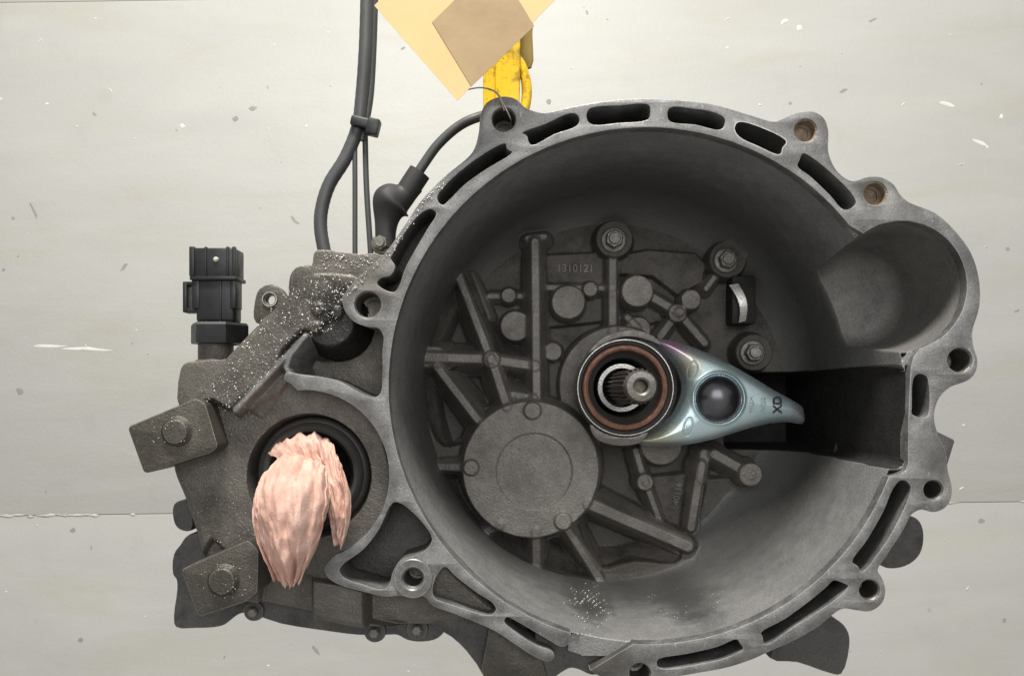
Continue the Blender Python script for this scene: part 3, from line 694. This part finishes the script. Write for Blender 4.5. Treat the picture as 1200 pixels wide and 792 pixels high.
# ---- rear pieces of the gearbox that look out behind the front casings
def rear(name, poly, d0, d1, mat='rear', bev=2., n=3, par=None):
    return plate(name, cr([U(x, y, d0) for x, y in poly], True, n), [], d0, d1, M[mat], par or G, bev)
rear('rear_case', [(205,650),(212,640),(222,628),(260,630),(330,690),(420,722),(520,735),(512,746),(495,750),(478,748),(466,742),(452,742),(420,742),(380,737),(330,729),(285,716),(272,722),(262,730),(250,733),(228,734),(207,733),(205,722),(209,690),(208,678),(204,672)], 70, 420)
for x, y, r in ((297,716,12),(439,740,13),(489,737,13)):
    cx, cy = U(x, y, 66); lg = lathe('case_lug', [(r*1.08+.5, 160), (r*1.08, 70), (r*1.0, 66), (r*.5, 66)], cx, cy, M['rear'], G, 32)
    lathe('lug_bolt', [(r*.55, 68), (r*.55, 60), (r*.4, 58), (0, 58)], cx, cy, M['bolt'], lg, 6)
rear('side_lug', [(205,592),(215,588),(222,596),(222,620),(210,618),(205,610)], 70, 130)
rear('upper_case', [(346,316),(352,313),(366,312),(369,297),(374,294),(420,299),(446,300),(446,330),(400,345),(344,345)], 34, 320, 'case', 1.5)
rear('upper_case_step', [(340,330),(344,318),(360,312),(380,318),(376,350),(342,350)], 50, 130, 'lug', 1.5)
cx, cy = U(316.5, 351, 80)
tab = plate('eyelet_tab', cr([(cx-17,cy+28),(cx-18,cy+2),(cx-13,cy-12),(cx,cy-18),(cx+13,cy-12),(cx+20,cy-2),(cx+34,cy+8),(cx+30,cy+30)], True, 4), [circ(cx, cy, 7.5)], 80, 96, M['lug'], G, 1.5)
lathe('eyelet_ring', [(10, 80), (9.5, 77), (8.2, 77), (7.5, 79), (7.5, 92)], cx, cy, M['steel'], tab, 32)
# lower right ribs of the rear case seen past the flange, the broken foot
rear('rear_rib', [(1030,650),(1046,612),(1060,606),(1072,608),(1079,616),(1081,632),(1077,648),(1066,659),(1050,664),(1036,662)], 84, 160)
rear('rear_rib', [(905,770),(940,722),(960,720),(984,730),(993,742),(994,758),(985,788),(974,787),(935,774)], 84, 180)
plate('flange_ear', rounded([(1088,500),(1124,517),(1112,556),(1086,566)], 1.5), [], 12, 64, M['rear'], bell, 1.5)
foot = rear('support_foot', [(574,738),(590,742),(640,772),(650,782),(640,812),(575,830)], 28, 140, 'lug', 1.5, 2)
rear('support_web', [(505,728),(530,745),(548,762),(570,795),(580,830),(582,742),(545,722)], 42, 160, 'rear', 1.5, 2)
rear('broken_rim', [(630,744),(668,748),(700,752),(736,758),(741,764),(712,784),(694,788),(680,782),(668,780),(656,786),(646,792),(640,776)], 22, 110, 'rear', 3., 3, bell)
lathe('gear_case', [(250, 454), (240, 560), (200, 640), (0, 650)], 690, 470, M['rear'], G, 56)

# ---- reversing light switch with its plug socket
sw = plate('switch_mount', cr([U(x, y, 74) for x, y in ((214,434),(218,428),(228,426),(258,424),(272,424),(276,440),(262,480),(214,480))], True, 3), [], 72, 150, M['case'], G, 3)
D0 = 112.
ux = lambda x: U(x, 0, D0)[0]
uy = lambda y: U(0, y, D0)[1]
r1 = (ux(273)-ux(233))/2
sens = lathe('sensor_body', [(r1, uy(430)), (r1, uy(404)), (r1-3, uy(402))], ux(253), uy(400), M['case'], G, 40, 'z', D0)
lathe('washer', [(r1+3, uy(425)), (r1+3, uy(422)), (r1, uy(421.5))], ux(253), 0, M['steel'], sens, 40, 'z', D0)
lathe('hex_nut', [(26, uy(404)), (37, uy(403)), (37.5, uy(401)), (37.5, uy(382)), (35, uy(379)), (20, uy(378))], ux(257.5), 0, M['plastic'], sens, 6, 'z', D0, smooth=20)
plug = box('plug_socket', ux(234), ux(279.5), uy(322), uy(380), D0-16, D0+16, M['plastic'], sens, 6, 3)
box('plug_hood', ux(228), ux(281), uy(293), uy(329), D0-19, D0+19, M['plastic'], plug, 3, 2)
box('hood_collar', ux(229), ux(282.5), uy(326), uy(330.5), D0-21, D0+21, M['plastic'], plug, 1.2, 2)
for x0, x1 in ((228.5,234.5),(246,248.5),(271,274),(278,281.5)): box('hood_rib', ux(x0), ux(x1), uy(292), uy(326), D0-21, D0-14, M['plastic'], plug, 1, 2)
for x0, x1 in ((230,239),(274,281)): box('side_rail', ux(x0), ux(x1), uy(328), uy(363), D0-17, D0+10, M['plastic'], plug, 1.5, 2)
box('front_rib', ux(262.5), ux(264.5), uy(330), uy(380), D0-18, D0-12, M['plastic'], plug, .8, 2)
box('latch', ux(217.5), ux(222.5), uy(331), uy(367), D0-11, D0+11, M['plastic'], plug, 1.5, 2)
for y0, y1 in ((331,335),(362,367)): box('latch_arm', ux(218), ux(236), uy(y0), uy(y1), D0-10, D0+10, M['plastic'], plug, 1, 2)
lathe('key_bump', [(3.6, D0-18), (3.2, D0-22), (1.5, D0-23.5), (0, D0-23.5)], ux(259.5), uy(307), M['white'], plug, 16)

# ---- breather hose with rubber elbow
D1 = 92.
hp = lambda x, y, d=D1: (*U(x, y, d), d)
eb = tube('breather_elbow', [hp(452,292), hp(452,270), hp(455,248), hp(462,236), hp(474,228), hp(486,216)], 20, M['rubber'], G, 24, 8, lambda t, i: 13+13*math.exp(-((t-.55)/.2)**2))
tube('elbow_collar', [hp(477,225), hp(484,214), hp(492,202)], 14.5, M['rubber'], eb, 24)
tube('hose', [hp(488,206), hp(497,192), hp(513,170), hp(535,150), hp(556,139), hp(580,134,105), hp(612,138,125)], 6.3, M['cable'], eb, 18)
hexbolt(*U(446,285,80), 90, 9, M['bolt'], G)

# ================================================================== cable loom
loom = thing('cable_loom', W(*U(428, 292, 120), 120), 'dark grey cable loom with a cable tie, running up behind the left of the gearbox', 'cable')
D2 = 120.
q = lambda x, y, d=D2: (*U(x, y, d), d)
tube('sleeve', [q(431,-60), q(430,0), q(428,60), q(424,115), q(419,150), q(405,185), q(386,216), q(377,245), q(376,270), q(381,300), q(384,330)], 8.3, M['cable'], loom, 20, 8, lambda t, i: 8.6+.25*(i % 2))
tube('sleeve', [q(440,-60,128), q(438,0,128), q(436,60,128), q(433,110,126), q(428,142,124), q(424,165,124)], 6., M['cable'], loom, 16)
tube('wire', [q(418,140), q(416,165), q(416,220), q(416,292), q(416,325)], 3.4, M['cable'], loom, 12)
tube('wire', [q(428,140,126), q(428,165,126), q(429.5,220,126), q(434,290,126), q(436,325,126)], 3.8, M['cable'], loom, 12)
V, F = [], []
box('cable_tie', *[U(v, 0, 110)[0] for v in (411,436)], *[U(0, v, 110)[1] for v in (138,150)], 104, 142, M['plastic'], loom, 3, 2, 14)
box('tie_head', *[U(v, 0, 105)[0] for v in (430,444)], *[U(0, v, 105)[1] for v in (139,158)], 100, 118, M['plastic'], loom, 2, 2, 14)

# ================================================================== lifting hook
hook = thing('lifting_hook', W(*U(595, 150, 90), 90), 'yellow painted lifting hook behind the upper left ear of the gearbox', 'hook')
def hpl(name, poly, d0, d1, mat, bev=2.): return plate(name, cr([U(x, y, d0) for x, y in poly], True, 3), [], d0, d1, M[mat], hook, bev)
hpl('shank', [(583,-90),(609,-90),(608,0),(607,60),(606,120),(602,160),(586,160),(583,100),(583,40)], 78, 100, 'yellow', 3.)
hpl('side_cheek', [(569,-90),(584,-90),(584,60),(584,160),(572,158),(569,120),(569,60)], 92, 112, 'yellow', 3.)
tube('hook_bow', [(*U(604,66,90),90), (*U(612,80,90),90), (*U(617,100,90),90), (*U(616,122,90),90), (*U(608,142,90),90), (*U(598,156,90),90)], 6.5, M['yellow'], hook, 16)
hpl('safety_latch', [(607,-60),(623,-60),(623,40),(622,78),(609,77),(607,40)], 104, 110, 'olive', 1.)

# ================================================================== paper tag on a wire
tag = thing('paper_tag', W(*U(551, 103, -44), -44), 'yellow translucent tag with a tan card, wired to the upper left ear', 'tag')
def sheet(name, corners, d, mat, th, curl):
    n = 22; V, F = [], []
    a, b, c_, e = [np.array(p, float) for p in corners]
    for side in (0, 1):
        for i in range(n+1):
            for j in range(n+1):
                u, v = i/n, j/n; p = a*(1-u)*(1-v)+b*u*(1-v)+c_*u*v+e*(1-u)*v
                dd = d+curl*(math.sin(p[0]*.017+p[1]*.011)-.3*math.sin(p[1]*.03-p[0]*.02))+side*th
                V.append((*p, dd))
    m = (n+1)**2; ix = lambda s, i, j: s*m+i*(n+1)+j
    for i in range(n):
        for j in range(n):
            F.append((ix(0,i,j), ix(0,i+1,j), ix(0,i+1,j+1), ix(0,i,j+1))); F.append((ix(1,i,j), ix(1,i,j+1), ix(1,i+1,j+1), ix(1,i+1,j)))
    for i in range(n):
        F += [(ix(0,i,0), ix(1,i,0), ix(1,i+1,0), ix(0,i+1,0)), (ix(0,i,n), ix(0,i+1,n), ix(1,i+1,n), ix(1,i,n)), (ix(0,0,i), ix(0,0,i+1), ix(1,0,i+1), ix(1,0,i)), (ix(0,n,i), ix(1,n,i), ix(1,n,i+1), ix(0,n,i+1))]
    return me_obj(name, V, F, mat, tag, 40)
sheet('film', [U(*p, -40) for p in ((438,5),(536,119),(660,-8),(562,-122))], -40, M['film'], .7, 3.)
sheet('card', [U(*p, -44) for p in ((506,24),(552.5,101),(626,31),(580,-46))], -40.8, M['card'], .6, 3.)
tube('tie_wire', [(*U(548,104,-44),-41), (*U(562,103,-30),-30), (*U(575,105,-20),-20), (*U(584,111,-12),-12), (*U(590,122,-6),-6), (*U(596,134,-3),-3), (*U(599,142,6),6), (*U(598,146,30),30)], .9, M['wire'], tag, 8)
tube('tie_wire', [(*U(566,103,-28),-28), (*U(580,108,-14),-14), (*U(587,118,-8),-8), (*U(591,130,-4),-4)], .8, M['wire'], tag, 8)

# ================================================================== tissue stuffed in the axle bore
def fold(name, path, parent, seed, pleats, amp, arch=1.3, n1=84, n2=90, tear=7., skew=0.):
    """one thin crumpled sheet of tissue: arched across, pleated along, torn at its free end"""
    P = spath([(*U(x, y, d), d, w) for x, y, d, w in path], max(2, n1//(len(path)-1))); m = len(P)
    V, F = [], []; rnd = random.Random(seed); off = [rnd.uniform(.3, 1.) for _ in range(pleats+3)]
    for i, p in enumerate(P):
        v = i/(m-1); ctr = p[:3]; tg = P[min(i+1, m-1)][:3]-P[max(i-1, 0)][:3]; tg /= np.linalg.norm(tg)
        a = np.array([1., skew, 0]); a = a-tg*a.dot(tg); a /= np.linalg.norm(a); b = np.cross(a, tg)
        if b[2] > 0 and abs(b[2]) > abs(b[1]): b = -b
        if abs(b[2]) <= abs(b[1]) and b[1] > 0: b = -b
        for k in range(n2):
            u = k/(n2-1)*2-1; an = u*arch
            q3 = Vector((u*1.5+seed, v*3.4, seed*.7))
            ph = (u*.5+.5)*pleats+mnoise.noise(q3*.8)*.8; kk = int(math.floor(ph)); fr = ph-kk
            tri = (1-abs(fr*2-1))*off[kk % len(off)]
            qa = Vector((u*3.2+seed, v*6.2, 0)); v1 = mnoise.voronoi(qa)[0][0]; v2 = mnoise.voronoi(qa*2.7)[0][0]
            hgt = amp*(tri-.4)*(.25+.95*v*v)+(v1-.4)*14.*(1-.6*v)+(v2-.4)*5.*(1-.5*v)+mnoise.noise(q3*1.3)*5.+mnoise.noise(q3*3.1)*2.2
            edge = 1+.10*mnoise.noise((v*6, seed+math.copysign(3, u), 0))+.05*mnoise.noise((v*19, seed+math.copysign(3, u), 2))
            w = p[3]*edge
            tr = tear*(mnoise.noise((u*3.1, seed, 1.))+.5*mnoise.noise((u*9., seed, 4.)))*max(0, (v-.8)/.2)
            V.append(tuple(ctr+a*(w*math.sin(an)/math.sin(min(arch, 1.57)))+b*(w*.85*(math.cos(an)-math.cos(arch)*.5-.5)+hgt)+tg*tr))
    for i in range(m-1):
        for k in range(n2-1): F.append((i*n2+k, i*n2+k+1, (i+1)*n2+k+1, (i+1)*n2+k))
    o = me_obj(name, V, F, M['tissue'], parent, 26)
    md = o.modifiers.new('thickness', 'SOLIDIFY'); md.thickness = .9*S; md.offset = 0
    return o
rag = thing('tissue_wad', W(356, 575, 30), 'crumpled pinkish tissue stuffed into the round axle bore at lower left', 'tissue')
fold('draped_fold', [(362,550,62,22),(356,543,22,28),(348,546,-12,33),(342,562,-46,37),(339,592,-72,38),(338,626,-76,32),(338,658,-70,22),(340,686,-64,10)], rag, 2.3, 4, 17, 1.45)
fold('tucked_fold', [(356,554,56,20),(344,552,14,24),(330,562,-22,26),(321,584,-46,25),(318,612,-54,22),(322,642,-52,15),(330,678,-50,8)], rag, 5.9, 4, 13, 1.3, skew=-.3)
fold('pleated_fold', [(368,548,60,20),(366,544,20,24),(362,552,-18,25),(361,576,-48,23),(359,606,-56,20),(355,636,-54,15),(348,668,-50,9)], rag, 8.4, 4, 13, 1.3, skew=.3)
fold('torn_strip', [(368,530,62,20),(374,526,22,18),(382,538,-4,16),(390,562,-20,14),(396,588,-28,14),(397,612,-26,11),(396,638,-22,5)], rag, 11.2, 2, 10, 1.2, 70, 60, 5., .2)
fold('crumpled_end', [(352,536,84,38),(352,527,46,38),(358,524,20,34),(368,534,2,26),(376,552,-8,18)], rag, 14.7, 5, 11, 1.3, 50, 90)

# ================================================================== water beads on the oily casting
ico = bmesh.new(); bmesh.ops.create_icosphere(ico, subdivisions=1, radius=1.); IV = np.array([v.co[:] for v in ico.verts]); IF = [tuple(v.index for v in fc.verts) for fc in ico.faces]; ico.free()
def beads(name, pts, parent):
    V, F = [], []
    for x, y, d, r in pts:
        b = len(V); e = random.uniform(.7, 1.4)
        V += [(x+v[0]*r*e, y+v[2]*r/e, d-.1*r+v[1]*r*.7) for v in IV]; F += [tuple(b+i for i in t) for t in IF]
    o = me_obj(name, V, F, M['bead'], parent, 80); o['kind'] = 'stuff'; return o
def inside(x, y, P):
    ins = False
    for i in range(len(P)):
        a, b = P[i], P[(i+1) % len(P)]
        if (a[1] > y) != (b[1] > y) and x < (b[0]-a[0])*(y-a[1])/(b[1]-a[1])+a[0]: ins = not ins
    return ins
pts = []
band = [(343,330),(366,318),(408,322),(415,335),(400,352),(392,385),(358,396),(270,486),(215,474)]
while len(pts) < 900:
    x, y = random.uniform(212, 420), random.uniform(316, 490)
    if inside(x, y, band) and random.random() < .6+.4*np.clip((480-y)/130, 0, 1):
        pts.append((x, y, c.at(x, y), random.choice((.3,.33,.36,.4,.45,.5,.55,.6,.7,.8,1.0,1.3))))
while len(pts) < 1040:
    x, y = random.uniform(200, 300), random.uniform(470, 640)
    if inside(x, y, co_): pts.append((x, y, c.at(x, y), random.uniform(.4, .8)))
for i in range(110):     # along the flange edge and the ledge above
    t = random.random(); e = [(404,346),(423,322),(451,297),(470,272),(494,235),(521,208)]
    k = min(4, int(t*5)); s = t*5-k; x = e[k][0]*(1-s)+e[k+1][0]*s; y = e[k][1]*(1-s)+e[k+1][1]*s
    pts.append((x+random.uniform(1, 6)*(1 if i % 3 else .4), y+random.uniform(1, 5), -.8, random.uniform(.4, 1.2)))
for i in range(60):
    x, y = random.uniform(372, 440), random.uniform(299, 316); px, py = U(x, y, 34); pts.append((px, py, 33.5, random.uniform(.5, 1.5)))
beads('water_bead', pts, case)
pts = []
for poly_c, n in (((212,505,36),26), ((266,677,36),40)):
    for i in range(n):
        a, r = random.uniform(0, 6.28), poly_c[2]*math.sqrt(random.random()); x, y = poly_c[0]+r*math.cos(a)*.9, poly_c[1]+r*math.sin(a)*.7
        pts.append((x, y, -12.3 if math.hypot(x-poly_c[0], y-poly_c[1]) > 18 else -19., random.uniform(.35, .8)))
beads('water_bead', pts, case)
pts = []
def onbell(x, y):
    for dd in np.arange(10, 420, .5):
        u, v = U(x, y, dd)
        if BF.at(u, v) <= dd: return (u, v, BF.at(u, v))
    return (*U(x, y, 300), 300)
for i in range(110):
    pts.append((*onbell(random.gauss(688, 12), random.gauss(704, 17)), random.uniform(.4, 1.2)))
for i in range(90):
    a = random.uniform(0, 6.28); pts.append((*onbell(802+42*math.cos(a)+random.gauss(0,4), 702+14*math.sin(a)+random.gauss(0,3)), random.uniform(.3, .8)))
beads('oil_bead', pts, bell)
